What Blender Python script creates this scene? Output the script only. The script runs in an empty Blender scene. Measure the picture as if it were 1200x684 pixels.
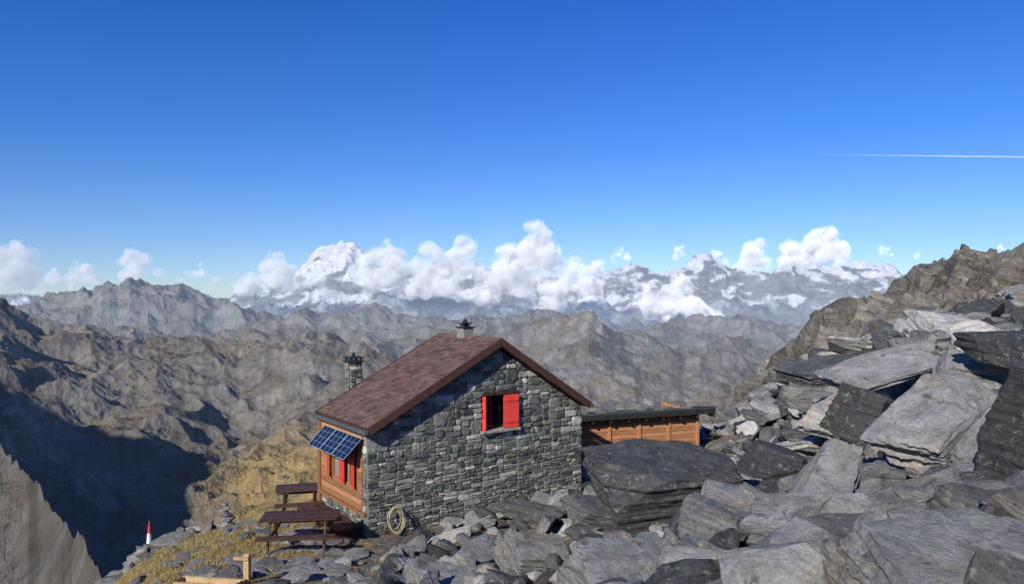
import bpy, bmesh, math, random
import numpy as np
from mathutils import Vector, Matrix
random.seed(7)
RNG=np.random.default_rng(11)
scene=bpy.context.scene
F=866.0
# ------------------------------------------------------------------ utils
def hash2(ix,iy,seed):
    h=(ix.astype(np.int64)*374761393+iy.astype(np.int64)*668265263+seed*1442695041)&0xFFFFFFFF
    h=((h^(h>>13))*1274126177)&0xFFFFFFFF
    h=h^(h>>16)
    return (h&0xFFFFFF)/float(0x1000000)
def pn(x,y,seed=0):
    xi=np.floor(x);yi=np.floor(y);xf=x-xi;yf=y-yi
    xi=xi.astype(np.int64);yi=yi.astype(np.int64)
    def g(dx,dy):
        a=hash2(xi+dx,yi+dy,seed)*2*np.pi
        return np.cos(a)*(xf-dx)+np.sin(a)*(yf-dy)
    u=xf*xf*xf*(xf*(xf*6-15)+10);v=yf*yf*yf*(yf*(yf*6-15)+10)
    a=g(0,0)*(1-u)+g(1,0)*u;b=g(0,1)*(1-u)+g(1,1)*u
    return (a*(1-v)+b*v)*1.4
def vn3(p,seed=0):
    i=np.floor(p);f=p-i;i=i.astype(np.int64);f=f*f*(3-2*f)
    def h(a,b,c):
        return hash2(i[:,0]+a+(i[:,2]+c)*57,i[:,1]+b+(i[:,2]+c)*131,seed)
    r=0
    for a in (0,1):
        wa=f[:,0] if a else 1-f[:,0]
        for b in (0,1):
            wb=f[:,1] if b else 1-f[:,1]
            for c in (0,1):
                wc=f[:,2] if c else 1-f[:,2]
                r=r+wa*wb*wc*h(a,b,c)
    return r*2-1
def fbm(x,y,seed,oct=4):
    r=0;a=1
    for o in range(oct):
        r=r+a*pn(x*2**o,y*2**o,seed+o);a*=.5
    return r
def mesh_np(name,V,Fc,mat=None,attrs=None,smooth=False,parent=None):
    V=np.asarray(V,dtype=np.float32);Fc=np.asarray(Fc,dtype=np.int32)
    me=bpy.data.meshes.new(name);k=Fc.shape[1]
    me.vertices.add(len(V));me.vertices.foreach_set("co",V.ravel())
    me.loops.add(Fc.size);me.polygons.add(len(Fc))
    me.loops.foreach_set("vertex_index",Fc.ravel())
    me.polygons.foreach_set("loop_start",np.arange(0,Fc.size,k,dtype=np.int32))
    me.update(calc_edges=True)
    me.polygons.foreach_set("use_smooth",np.full(len(Fc),smooth))
    if attrs:
        for n_,a in attrs.items():
            a=np.asarray(a,dtype=np.float32)
            if a.ndim==1:
                at=me.attributes.new(n_,'FLOAT','POINT');at.data.foreach_set("value",a)
            else:
                at=me.attributes.new(n_,'FLOAT_VECTOR','POINT');at.data.foreach_set("vector",a.ravel())
    ob=bpy.data.objects.new(name,me);scene.collection.objects.link(ob)
    if mat: me.materials.append(mat)
    if parent: ob.parent=parent
    return ob
def empty(name,loc=(0,0,0),rz=0):
    e=bpy.data.objects.new(name,None);scene.collection.objects.link(e)
    e.location=loc;e.rotation_euler=(0,0,rz);e.empty_display_size=.2
    return e
class MB:
    """accumulates polygons with a per-vertex tone"""
    def __init__(s): s.v=[];s.f=[];s.t=[];s.l=[]
    def add(s,vs,fs,tone=.5,off=None):
        b=len(s.v);s.v+= [tuple(v) for v in vs];s.f+=[tuple(i+b for i in f) for f in fs];s.t+=[tone]*len(vs)
        o=off if off is not None else (random.uniform(0,50),random.uniform(0,50),random.uniform(0,50))
        s.l+=[(v[0]+o[0],v[1]+o[1],v[2]+o[2]) for v in vs]
    def box(s,c,d,tone=None,M=None,jit=0):
        if tone is None: tone=random.random()
        bm=bmesh.new();bmesh.ops.create_cube(bm,size=1)
        bmesh.ops.scale(bm,vec=d,verts=bm.verts)
        bmesh.ops.bevel(bm,geom=bm.edges[:],offset=min(min(d)*.09,.012),segments=1,affect='EDGES')
        if M is not None: bmesh.ops.transform(bm,matrix=M,verts=bm.verts)
        bm.verts.index_update()
        vs=[(v.co.x+c[0]+random.uniform(-jit,jit),v.co.y+c[1]+random.uniform(-jit,jit),v.co.z+c[2]+random.uniform(-jit,jit)) for v in bm.verts]
        fs=[[v.index for v in f.verts] for f in bm.faces]
        bm.free();s.add(vs,fs,tone)
    def obj(s,name,mat,parent=None,smooth=False):
        me=bpy.data.meshes.new(name);me.from_pydata(s.v,[],s.f);me.update()
        at=me.attributes.new('tone','FLOAT','POINT');at.data.foreach_set("value",np.array(s.t,dtype=np.float32))
        at=me.attributes.new('lco','FLOAT_VECTOR','POINT');at.data.foreach_set("vector",np.array(s.l,dtype=np.float32).ravel())
        ob=bpy.data.objects.new(name,me);scene.collection.objects.link(ob);me.materials.append(mat)
        if smooth: me.polygons.foreach_set("use_smooth",[True]*len(me.polygons))
        if parent: ob.parent=parent
        return ob
# ------------------------------------------------------------------ materials
class N:
    def __init__(s,name):
        s.m=bpy.data.materials.new(name);s.m.use_nodes=True;s.t=s.m.node_tree
        s.b=s.t.nodes['Principled BSDF'];s.out=s.t.nodes['Material Output']
    def n(s,typ,**k):
        nd=s.t.nodes.new(typ)
        for a,b in k.items(): setattr(nd,a,b)
        return nd
    def l(s,a,b): s.t.links.new(a,b)
    def attr(s,name,vec=False):
        nd=s.n('ShaderNodeAttribute');nd.attribute_name=name
        return nd.outputs['Vector' if vec else 'Fac']
    def noise(s,vec,scale,detail=6,rough=.6,dist=0):
        nd=s.n('ShaderNodeTexNoise');nd.inputs['Scale'].default_value=scale;nd.inputs['Detail'].default_value=detail
        nd.inputs['Roughness'].default_value=rough;nd.inputs['Distortion'].default_value=dist
        if vec is not None: s.l(vec,nd.inputs['Vector'])
        return nd.outputs['Fac']
    def mapping(s,vec,scale=(1,1,1),rot=(0,0,0)):
        nd=s.n('ShaderNodeMapping');nd.inputs['Scale'].default_value=scale;nd.inputs['Rotation'].default_value=rot
        s.l(vec,nd.inputs['Vector']);return nd.outputs[0]
    def ramp(s,fac,stops,interp='LINEAR'):
        nd=s.n('ShaderNodeValToRGB');e=nd.color_ramp.elements;nd.color_ramp.interpolation=interp
        while len(e)<len(stops): e.new(.5)
        for i,(p,c) in enumerate(stops):
            e[i].position=p;e[i].color=(c if len(c)==4 else (*c,1)) if not isinstance(c,float) else (c,c,c,1)
        s.l(fac,nd.inputs[0]);return nd.outputs[0]
    def mix(s,fac,a,b,typ='MIX'):
        nd=s.n('ShaderNodeMix',data_type='RGBA',blend_type=typ)
        for i,x in ((0,fac),(6,a),(7,b)):
            if isinstance(x,(int,float)): nd.inputs[i].default_value=x
            elif isinstance(x,tuple): nd.inputs[i].default_value=(*x,1)
            else: s.l(x,nd.inputs[i])
        return nd.outputs[2]
    def bump(s,h,strength=.5,dist=.02,nrm=None):
        nd=s.n('ShaderNodeBump');nd.inputs['Strength'].default_value=strength;nd.inputs['Distance'].default_value=dist
        s.l(h,nd.inputs['Height'])
        if nrm is not None: s.l(nrm,nd.inputs['Normal'])
        return nd.outputs[0]
    def fin(s,col,rough=.85,nrm=None,spec=.3,metal=0):
        if isinstance(col,tuple): s.b.inputs['Base Color'].default_value=(*col,1)
        else: s.l(col,s.b.inputs['Base Color'])
        s.b.inputs['Roughness'].default_value=rough;s.b.inputs['Specular IOR Level'].default_value=spec
        s.b.inputs['Metallic'].default_value=metal
        if nrm is not None: s.l(nrm,s.b.inputs['Normal'])
        return s.m
def rock_mat(name,dark=(.035,.037,.04),mid=(.205,.205,.197),light=(.47,.465,.44),sc=1.0,lichen=.5,warm=.5):
    m=N(name);lco=m.attr('lco',True);tone=m.attr('tone')
    band=m.noise(m.mapping(lco,(.8*sc,1.0*sc,7*sc)),2.2,9,.66,.7)
    base=m.ramp(tone,[(0,dark),(.45,mid),(1,light)])
    c=m.mix(.85,base,m.ramp(band,[(.28,.38),(.5,1.0),(.72,1.7)]),'MULTIPLY')
    w=m.ramp(m.noise(lco,.7*sc,6,.65),[(.52,0.0),(.66,warm)])
    c=m.mix(w,c,m.mix(1.0,c,(1.3,.98,.64),'MULTIPLY'))
    fine=m.noise(lco,24*sc,6,.72)
    c=m.mix(.7,c,m.ramp(fine,[(.3,.5),(.7,1.5)]),'MULTIPLY')
    li=m.ramp(m.noise(lco,7*sc,8,.78,.4),[(.56,0.0),(.62,lichen)])
    c=m.mix(li,c,(.35,.365,.27))
    ye=m.ramp(m.noise(lco,11*sc,6,.75,.4),[(.64,0.0),(.68,lichen)])
    c=m.mix(ye,c,(.40,.33,.15))
    dk=m.ramp(m.noise(lco,2.6*sc,7,.7,.2),[(.35,.75),(.42,0.0)])
    c=m.mix(dk,c,(.05,.049,.047))
    b=m.bump(band,1.0,.08/sc);b=m.bump(fine,.8,.02/sc,b)
    return m.fin(c,.78,b,.35)
M_rock=rock_mat('schist_rock')
M_crag=rock_mat('crag_rock',dark=(.045,.043,.036),mid=(.145,.135,.11),light=(.27,.25,.205),sc=.25,lichen=.25,warm=.4)
def wall_mat():
    m=N('hut_stone');lco=m.attr('lco',True);tone=m.attr('tone')
    base=m.ramp(tone,[(0,(.045,.05,.045)),(.5,(.18,.19,.165)),(.72,(.26,.257,.225)),(1,(.48,.47,.42))])
    n1=m.noise(lco,5,7,.65,.3);n2=m.noise(lco,38,5,.7)
    c=m.mix(.85,base,m.ramp(n1,[(.3,.45),(.7,1.6)]),'MULTIPLY')
    w=m.ramp(m.noise(lco,.9,4,.6),[(.52,0.0),(.64,.5)])
    c=m.mix(w,c,m.mix(1.0,c,(1.25,1.03,.78),'MULTIPLY'))
    c=m.mix(m.ramp(m.noise(lco,11,6,.7),[(.55,0.0),(.63,.6)]),c,(.34,.35,.29))
    c=m.mix(.6,c,m.ramp(n2,[(.3,.6),(.7,1.4)]),'MULTIPLY')
    return m.fin(c,.8,m.bump(m.mix(.5,n1,n2),.8,.025),.3)
M_wall=wall_mat()
def simple(name,c1,c2,scale=8,rough=.8,spec=.3,stretch=(1,1,1),bump=.3,metal=0,usetone=True):
    m=N(name)
    lco=m.attr('lco',True)
    nn=m.noise(m.mapping(lco,stretch),scale,7,.65,.3)
    c=m.ramp(nn,[(.3,c1),(.7,c2)])
    if usetone: c=m.mix(.8,c,m.ramp(m.attr('tone'),[(0,.55),(.5,1.0),(1,1.45)]),'MULTIPLY')
    return m.fin(c,rough,m.bump(nn,bump,.01),spec,metal)
M_mortar=simple('mortar',(.15,.145,.135),(.33,.32,.29),20)
M_wood=simple('larch_boards',(.22,.09,.035),(.40,.19,.08),9,.7,stretch=(1,1,9))
M_woodY=simple('larch_boards_long',(.25,.105,.048),(.48,.245,.115),7,.7,stretch=(.6,.6,9))
M_dwood=simple('stained_wood',(.035,.017,.012),(.10,.05,.032),9,.6,stretch=(1,1,1))
M_ywood=simple('fresh_wood',(.36,.23,.10),(.55,.39,.2),6,.7)
M_tile=simple('roof_shingles',(.095,.055,.045),(.2,.125,.105),14,.85)
M_fascia=simple('roof_fascia',(.06,.027,.022),(.11,.052,.04),8,.6)
M_red=simple('red_paint',(.58,.04,.035),(.74,.07,.05),5,.6,bump=.1)
M_dark=simple('dark_metal',(.02,.02,.02),(.05,.05,.05),8,.45)
M_grey=simple('zinc_metal',(.08,.09,.085),(.17,.18,.17),6,.5,metal=.3,bump=.05)
M_white=simple('white_paint',(.6,.6,.58),(.8,.8,.78),6,.6)
M_alu=simple('panel_frame_metal',(.25,.27,.3),(.35,.37,.4),6,.5)
M_hose=simple('hose_rubber',(.36,.33,.18),(.5,.46,.27),6,.5)
M_roof2=simple('annex_roofing',(.035,.042,.038),(.085,.09,.08),3,.75,spec=.15)
mg=N('window_glass');M_glass=mg.fin((.012,.015,.02),.08,None,.5)
ms=N('solar_cells');M_solar=ms.fin((.008,.018,.05),.15,None,.5)
m=N('alpine_ground');geo=m.n('ShaderNodeNewGeometry').outputs['Position']
n2=m.noise(geo,7,8,.7);n3=m.noise(geo,2.2,6,.65)
g=m.attr('grass')
soil=m.ramp(n2,[(.25,(.06,.05,.04)),(.5,(.17,.15,.12)),(.75,(.32,.30,.26))])
gr=m.ramp(n2,[(.25,(.14,.095,.035)),(.55,(.33,.24,.095)),(.8,(.45,.35,.16))])
md=m.n('ShaderNodeMath',operation='MULTIPLY_ADD');m.l(n3,md.inputs[0]);md.inputs[1].default_value=1.6;md.inputs[2].default_value=-.8
ma=m.n('ShaderNodeMath',operation='ADD',use_clamp=True);m.l(md.outputs[0],ma.inputs[0]);m.l(g,ma.inputs[1])
c=m.mix(m.ramp(ma.outputs[0],[(.4,0.0),(.6,1.0)]),soil,gr)
M_ground=m.fin(c,.95,m.bump(n2,.9,.08),.1)
m=N('mountain_terrain');col=m.attr('col',True);geo=m.n('ShaderNodeNewGeometry').outputs['Position']
na=m.noise(geo,.06,9,.74);nb=m.noise(geo,.0035,9,.72)
c=m.mix(.7,col,m.ramp(na,[(.3,.45),(.7,1.55)]),'MULTIPLY')
c=m.mix(.65,c,m.ramp(nb,[(.3,.55),(.7,1.45)]),'MULTIPLY')
m.l(m.attr('haze_glow',True),m.b.inputs['Emission Color']);m.b.inputs['Emission Strength'].default_value=1  # painted haze: terrain emits a bluish glow in place of real airlight
M_terr=m.fin(c,.95,m.bump(na,1.0,7),.05)

# ------------------------------------------------------------------ world / sun / camera
sd=Vector((-.42,-.76,.49)).normalized()
el=math.asin(sd.z);az=math.atan2(sd.x,sd.y)
w=bpy.data.worlds.new("World");scene.world=w;w.use_nodes=True
nt=w.node_tree;sky=nt.nodes.new('ShaderNodeTexSky');sky.sky_type='NISHITA';sky.sun_disc=False
sky.sun_elevation=el;sky.sun_rotation=az%(2*math.pi);sky.altitude=3000;sky.air_density=1.0;sky.dust_density=.2;sky.ozone_density=3.0
bg=nt.nodes['Background'];bg.inputs[1].default_value=.12
tc=nt.nodes.new('ShaderNodeTexCoord');sp=nt.nodes.new('ShaderNodeSeparateXYZ');nt.links.new(tc.outputs['Generated'],sp.inputs[0])
rp=nt.nodes.new('ShaderNodeValToRGB');e=rp.color_ramp.elements
st=[(0.0,(.60,.70,.88)),(.045,(.60,.71,.92)),(.10,(.54,.73,1.0)),(.2,(.36,.69,1.18)),(.36,(.22,.64,1.30)),(1,(.3,.6,1.1))]
while len(e)<len(st): e.new(.5)
for i,(p,cc) in enumerate(st): e[i].position=p;e[i].color=(*cc,1)
nt.links.new(sp.outputs[2],rp.inputs[0])
mx=nt.nodes.new('ShaderNodeMix');mx.data_type='RGBA';mx.blend_type='MULTIPLY';mx.inputs[0].default_value=1
nt.links.new(sky.outputs[0],mx.inputs[6]);nt.links.new(rp.outputs[0],mx.inputs[7]);nt.links.new(mx.outputs[2],bg.inputs[0])
sl=bpy.data.lights.new('sun','SUN');sl.energy=5.0;sl.angle=math.radians(.5);sl.color=(1,.94,.85)
so=bpy.data.objects.new('sun',sl);scene.collection.objects.link(so);so.location=(-30,-60,60)
so.rotation_euler=(-sd).to_track_quat('-Z','Y').to_euler()
cam=bpy.data.cameras.new('camera');cam.lens=36*F/1200;cam.sensor_width=36;cam.clip_start=.1;cam.clip_end=150000
co=bpy.data.objects.new('camera',cam);scene.collection.objects.link(co);co.rotation_euler=(math.radians(90),0,0)
scene.camera=co
scene.view_settings.view_transform='Standard';scene.view_settings.look='None';scene.view_settings.exposure=0

# ------------------------------------------------------------------ large terrain (bearing x distance lattice)
def prof(pts,u):
    p=np.array(pts,float);return np.interp(u,p[:,0],p[:,1])
uu=np.concatenate([np.linspace(-700,-60,70)[:-1],np.linspace(-60,1260,980),np.linspace(1260,1900,60)[1:]])
const=lambda c:[(0,c)]
rows=[
 (const(26),const(1050),14),
 (const(60),[(-700,1700),(1900,1700)],170),
 ([(-700,420),(0,260),(60,190),(100,150),(130,125),(200,130),(280,200),(1900,200)],[(-700,430),(-300,460),(0,520),(60,588),(100,640),(130,700),(200,780),(280,720),(370,650),(460,620),(1900,620)],40),
 ([(0,520),(200,520),(300,450),(1900,450)],[(-700,500),(0,640),(60,665),(130,690),(200,665),(280,628),(370,600),(460,570),(600,560),(1900,560)],110),
 (const(1000),[(-700,400),(0,480),(60,500),(130,520),(200,530),(280,540),(370,520),(460,500),(600,520),(1900,520)],190),
 ([(0,1800),(400,2000),(1900,2000)],[(-700,260),(-200,320),(0,358),(22,373),(45,388),(100,388),(200,400),(280,412),(330,399),(370,395),(430,402),(470,418),(540,445),(640,480),(700,490),(1900,490)],40),
 (const(2900),[(-700,450),(400,455),(600,474),(700,484),(900,480),(1900,470)],180),
 ([(0,6000),(600,5800),(690,5000),(760,5600),(900,6500),(1900,6500)],[(-700,380),(0,390),(130,388),(250,394),(320,386),(370,391),(460,400),(540,396),(600,390),(650,380),(685,372),(720,392),(800,412),(850,400),(900,418),(1000,420),(1900,420)],20),
 (const(7600),const(420),120),
 (const(10500),[(-700,350),(-100,346),(0,354),(40,356),(70,352),(88,346),(98,337),(108,339),(118,332),(128,328),(138,334),(152,329),(166,335),(184,338),(200,343),(225,350),(250,360),(275,357),(300,366),(322,370),(335,377),(360,366),(375,370),(400,360),(415,367),(440,364),(460,374),(520,380),(600,372),(640,366),(690,376),(750,388),(820,382),(870,378),(910,386),(960,390),(1200,396),(1900,390)],20),
 (const(14000),const(405),30),
 (const(19500),[(0,390),(600,384),(1900,386)],90),
 (const(22500),[(-700,362),(200,362),(300,354),(350,348),(400,356),(450,345),(500,356),(560,350),(620,362),(680,354),(740,362),(790,348),(840,358),(900,352),(960,342),(1000,350),(1060,346),(1900,352)],12),
 (const(24300),[(-700,372),(300,362),(400,362),(600,366),(800,362),(1000,356),(1900,360)],150),
 (const(28000),[(-700,352),(0,356),(130,356),(230,352),(270,343),(300,328),(340,314),(370,301),(388,290),(398,286),(410,284),(430,287),(442,297),(470,306),(490,308),(530,314),(570,320),(610,328),(660,332),(700,324),(725,314),(745,306),(768,322),(795,320),(828,308),(842,314),(870,326),(900,322),(935,318),(970,313),(1000,312),(1035,306),(1060,320),(1200,338),(1900,344)],16),
 (const(36000),const(385),5),
 (const(90000),const(356),0),
]
Y=[];Vv=[]
for i in range(len(rows)-1):
    y0=prof(rows[i][0],uu);y1=prof(rows[i+1][0],uu)
    z0=-(prof(rows[i][1],uu)-342)/F*y0;z1=-(prof(rows[i+1][1],uu)-342)/F*y1
    nseg=max(rows[i][2],4)
    for k in range(nseg+(1 if i==len(rows)-2 else 0)):
        t=k/nseg
        Y.append(y0*(y1/y0)**t)
        tt=(Y[-1]-y0)/(y1-y0)
        if i in (4,8,11,13): tt=tt**1.3
        Vv.append(z0*(1-tt)+z1*tt)
Y=np.array(Y);Z=np.array(Vv);X=Y*((uu-600)/F)[None,:]
lam=7000.;Zn=np.zeros_like(Z);oc=0
while lam>.9:
    win=np.clip((.36*Y-lam)/(.16*Y),0,1)*np.clip((lam-.004*Y)/(.004*Y),0,1)
    if win.max()>0:
        k=np.interp(Y,[0,80,200,600,2500,7500,10000,18000,24000,30000],[.05,.11,.12,.15,.15,.14,.16,.15,.20,.16])
        k=k*np.clip(lam/(.12*Y),.3,1)**np.interp(Y,[0,300,2000,8000,10000,20000],[.1,.15,.15,.15,.05,.0])
        if lam>3000: k=k*np.where(Y>18000,.6,1)
        qx=X+.35*lam*pn(X/lam*.7,Y/lam*.7,90+oc);qy=Y+.35*lam*pn(X/lam*.7+9,Y/lam*.7,190+oc)
        r=.42-np.abs(pn(qx/lam,qy/lam,20+oc))*1.8
        Zn+=k*lam*r*win
    lam/=1.9;oc+=1
calm=np.interp(Y,[20,60,120],[0,.3,1])
Z=Z+Zn*calm
Z=np.where(Y>34000,np.minimum(Z,-.03*Y),Z)
nr,nc=Y.shape
V=np.stack([X,Y,Z],-1).reshape(-1,3)
def grid_faces(a,b,flip=False):
    idx=np.arange(a*b).reshape(a,b)
    q=[idx[:-1,:-1],idx[:-1,1:],idx[1:,1:],idx[1:,:-1]]
    if flip:q=q[::-1]
    return np.stack(q,-1).reshape(-1,4)
U=600+F*X/Y;VV=342-F*Z/Y
dzx=np.gradient(Z,axis=1)/np.maximum(np.gradient(X,axis=1),1e-3)
dzy=np.gradient(Z,axis=0)/np.maximum(np.gradient(Y,axis=0),1e-3)
slope=np.sqrt(dzx**2+dzy**2)
n_big=fbm(X/(Y*.12),np.log(Y)*8,50,4);n_s=fbm(X/(Y*.02),Y/(Y**.9*.09),60,4)
# slanting strata on the far faces
n_f=fbm((X+.7*Z)/900+Y/5000,(Z-.25*X)/420,66,4)
rock=np.array([.195,.185,.165]);tan=np.array([.255,.20,.12]);brn=np.array([.15,.127,.10]);lightr=np.array([.30,.29,.265])
col=np.ones((nr,nc,3))*rock
t=np.clip(n_big*1.4+.4,0,1)[...,None];col=col*(1-t*.55)+brn*t*.55
gm=np.clip((.6-slope)*2.2+n_big*1.1,0,1)*np.interp(Y,[0,100,260,400,2500,9000,14000],[.2,.15,.3,.7,.7,.4,0])
gold=np.exp(-((U-330)/70)**2)*np.clip((1150-Y)/300,0,1)*np.clip((Y-60)/100,0,1)
gm=np.clip(gm*.7,0,1)[...,None]
col=col*(1-gm)+tan*gm
gg=np.clip(gold*1.5+n_big*.3*gold,0,1)[...,None];col=col*(1-gg)+np.array([.40,.29,.13])*gg
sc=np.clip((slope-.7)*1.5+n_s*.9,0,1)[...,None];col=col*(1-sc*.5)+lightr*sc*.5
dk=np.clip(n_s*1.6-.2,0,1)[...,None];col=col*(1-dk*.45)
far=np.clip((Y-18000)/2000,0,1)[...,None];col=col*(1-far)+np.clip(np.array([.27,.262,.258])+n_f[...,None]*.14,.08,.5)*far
def blob(u,v,a,b): return np.exp(-((U-u)/a)**2-((VV-v)/b)**2)
sn=np.clip((Z-100)/1100,0,1)*1.0+n_f*1.1-slope*.22+.06*(U<700)
sn+=blob(410,288,48,18)*1.8+blob(712,352,38,16)*1.0+blob(440,352,34,12)*.7+blob(760,330,26,12)*.6+blob(930,352,60,10)*.5+blob(1010,330,40,18)*.45+blob(850,345,40,10)*.4+blob(360,340,60,20)*.4+blob(560,345,60,14)*.4
sn=np.clip((sn-.30)*5,0,1)*np.clip((Y-20500)/2000,0,1)*np.clip((378-VV)/18,0,1)
sn=sn[...,None];col=col*(1-sn)+np.array([.88,.88,.88])*sn
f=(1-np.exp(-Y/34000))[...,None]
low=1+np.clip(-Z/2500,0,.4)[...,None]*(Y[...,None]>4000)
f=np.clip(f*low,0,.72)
haze_glow=np.array([.29,.385,.56])*f  # distance haze as emission, stronger farther away
col=col*(1-f)  # base colour fades as the painted haze grows
mesh_np('mountain_terrain',V,grid_faces(nr,nc),M_terr,{'col':col.reshape(-1,3),'haze_glow':haze_glow.reshape(-1,3)},smooth=False)

# mountain behind the viewer on the left: its shadow fills the valley
S=np.array([sd.x,sd.y]);S/=np.linalg.norm(S);T=np.array([-S[1],S[0]])
te=math.tan(el)
def shp(u,v,y):
    x=(u-600)/F*y;z=-(v-342)/F*y;return (x*T[0]+y*T[1], z-(x*S[0]+y*S[1])*te)
edge=[shp(0,385,1800),shp(30,440,1400),shp(60,482,1150),shp(140,512,1050),shp(200,524,1020),shp(283,540,1000),shp(205,640,540)]
edge=sorted(edge)
ex=[-3400,edge[0][0]-500]+[q[0] for q in edge]+[edge[-1][0]+50,edge[-1][0]+75]
eh=[800,edge[0][1]+90]+[q[1] for q in edge]+[-170,-350]
ss=np.linspace(-3200,ex[-1],210)
hp=np.interp(ss,ex,eh)
hp=hp+pn(ss/90,ss*0,3)*20+pn(ss/30,ss*0,4)*8
A0=300;aa=np.linspace(-1,1,61)
crest=hp+A0*te
vv=[]
for i,s in enumerate(ss):
    hw=(crest[i]+420)/1.6
    for a in aa:
        z=crest[i]-1.6*abs(a)*hw
        p=T*s+S*(A0+a*hw)
        z+=(pn(np.array([p[0]/120]),np.array([p[1]/120]),8)[0]*25-10)*min(1,abs(a)*6)
        vv.append((p[0],p[1],z))
nvv=len(vv)
mesh_np('mountain_peak',np.array(vv),grid_faces(len(ss),61,True),M_terr,{'col':np.ones((nvv,3))*rock,'haze_glow':np.zeros((nvv,3))})

# ------------------------------------------------------------------ near ground
cp=np.array([(0,0,-1.8),(-4,0,-2.4),(4,0,-1.5),(0,-6,-.5),(10,-5,.5),(-12,-5,-4),(0,10.5,-4.3),(-3.1,13.5,-5.4),(-1.5,16.5,-5.95),
(-3.6,18.3,-6.1),(-6,17.5,-6.05),(-6,20.5,-6.2),(-8,15.5,-6.25),(-7.2,12,-5.4),(-5,8,-4.1),(-9,19,-6.8),(-10.8,22,-7.95),(-8.5,21.8,-7.1),
(-14,15,-12),(-13.5,25,-14),(-8,29,-12),(0,33,-11),(2,22.3,-6.1),(.5,20,-6.05),(1.2,18,-5.8),(3.46,15,-5.0),(3,18,-5.6),(6.3,19,-4.8),
(7.5,24,-5.9),(7.2,27.5,-5.9),(3,25,-6.5),(2.8,6,-2.65),(3.5,4.5,-2.1),(5.5,8,-2.3),(11,16,-1.9),(5,11,-3.1),(10.4,18,-2.5),(10.2,22,-2.9),
(11,30,-4.2),(18,20,-.9),(20,32,-.9),(25,10,2),(-17,5,-10),(9,37,-8),(14,37,-4),(30,36,0),(-20,20,-20),(-20,32,-24)],float)
def tps(r): return np.where(r>1e-9,r*r*np.log(np.maximum(r,1e-9)),0)
d=np.hypot(cp[:,None,0]-cp[None,:,0],cp[:,None,1]-cp[None,:,1]);NC=len(cp)
A=np.zeros((NC+3,NC+3));A[:NC,:NC]=tps(d)+np.eye(NC)*.3;A[:NC,NC]=1;A[:NC,NC+1:]=cp[:,:2];A[NC:,:NC]=A[:NC,NC:].T
wts=np.linalg.solve(A,np.concatenate([cp[:,2],[0,0,0]]))
def zg(x,y):
    x=np.atleast_1d(np.asarray(x,float));y=np.atleast_1d(np.asarray(y,float))
    r=np.hypot(x[:,None]-cp[None,:,0],y[:,None]-cp[None,:,1])
    z=tps(r)@wts[:NC]+wts[NC]+wts[NC+1]*x+wts[NC+2]*y
    return z-np.clip(y-33,0,99)*.7-np.clip(-18-x,0,99)*.8
gx=np.linspace(-26,34,420);gy=np.linspace(-8,48,400)
GX,GY=np.meshgrid(gx,gy);gz=zg(GX.ravel(),GY.ravel()).reshape(GX.shape)
rough=np.clip((GX+4)/4,0,1)*.8+.3
gz=gz+fbm(GX*.8,GY*.8,31,4)*.12*rough+(.3-np.abs(pn(GX*2.1,GY*2.1,40)))*.12*rough
gr=np.clip(.9-np.abs(GX+8)*.12,0,1)*(GY>12)+.42*(GX<8)*(GY<19)*(GX>-2)*.8
gr+=np.exp(-((GX+7.5)/2.8)**2-((GY-15.5)/3.5)**2)*.6
mesh_np('ground',np.stack([GX,GY,gz],-1).reshape(-1,3),grid_faces(400,420),M_ground,{'grass':np.clip(gr,0,1).ravel()})

# ------------------------------------------------------------------ rocks
ICO={}
def ico(sub):
    if sub not in ICO:
        bm=bmesh.new();bmesh.ops.create_icosphere(bm,subdivisions=sub,radius=1);bm.verts.index_update()
        ICO[sub]=(np.array([v.co[:] for v in bm.verts]),np.array([[v.index for v in f.verts] for f in bm.faces]));bm.free()
    return ICO[sub]
def rock_shape(seed,sub,facets=7,boxy=.24,nz=1.0):
    r=np.random.default_rng(seed);D,Fc=ico(sub)
    ax=np.array([[1,0,0],[-1,0,0],[0,1,0],[0,-1,0],[0,0,1],[0,0,-1]],float)+r.normal(0,boxy,(6,3))
    rn=r.normal(0,1,(facets,3))
    Nn=np.concatenate([ax,rn]);Nn/=np.linalg.norm(Nn,axis=1)[:,None]
    h=np.concatenate([r.uniform(.68,.95,6),r.uniform(.78,1.1,facets)])
    dd=D@Nn.T
    rr=np.min(np.where(dd>.05,h/np.maximum(dd,.05),9),axis=1)
    rr=np.minimum(rr,1.6)
    P=D*rr[:,None]
    P=P+D*(vn3(P*2.2+seed*3.1,1)*.05+vn3(P*6+seed,2)*.026+vn3(P*14+seed,3)*.014)[:,None]*nz
    lay=vn3(np.stack([P[:,2]*9+seed,P[:,0]*.8,P[:,1]*.8],-1),4)
    P[:,:2]*=(1+.075*lay*nz)[:,None]
    return P,Fc
def rotm(rz,rx,ry):
    return np.array((Matrix.Rotation(rz,3,'Z')@Matrix.Rotation(rx,3,'X')@Matrix.Rotation(ry,3,'Y')))
class RB:
    def __init__(s): s.V=[];s.F=[];s.t=[];s.l=[];s.n=0
    def add(s,P,Fc,scale,R,loc,tone):
        Q=P*np.array(scale)
        s.l.append(Q+RNG.uniform(0,80,3));s.V.append(Q@R.T+np.array(loc));s.F.append(Fc+s.n);s.t.append(np.full(len(P),tone));s.n+=len(P)
    def obj(s,name,mat=M_rock,parent=None):
        return mesh_np(name,np.concatenate(s.V),np.concatenate(s.F),mat,{'tone':np.concatenate(s.t),'lco':np.concatenate(s.l)},parent=parent)
variants={s:[rock_shape(100*s+i,s,6+i%5) for i in range(20)] for s in (2,3,4)}
O=np.array([-3.59,18.30]);HZ=-6.04
e1=np.array([.805,.593]);e2=np.array([-.593,.805]);HR=math.atan2(.593,.805)
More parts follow.
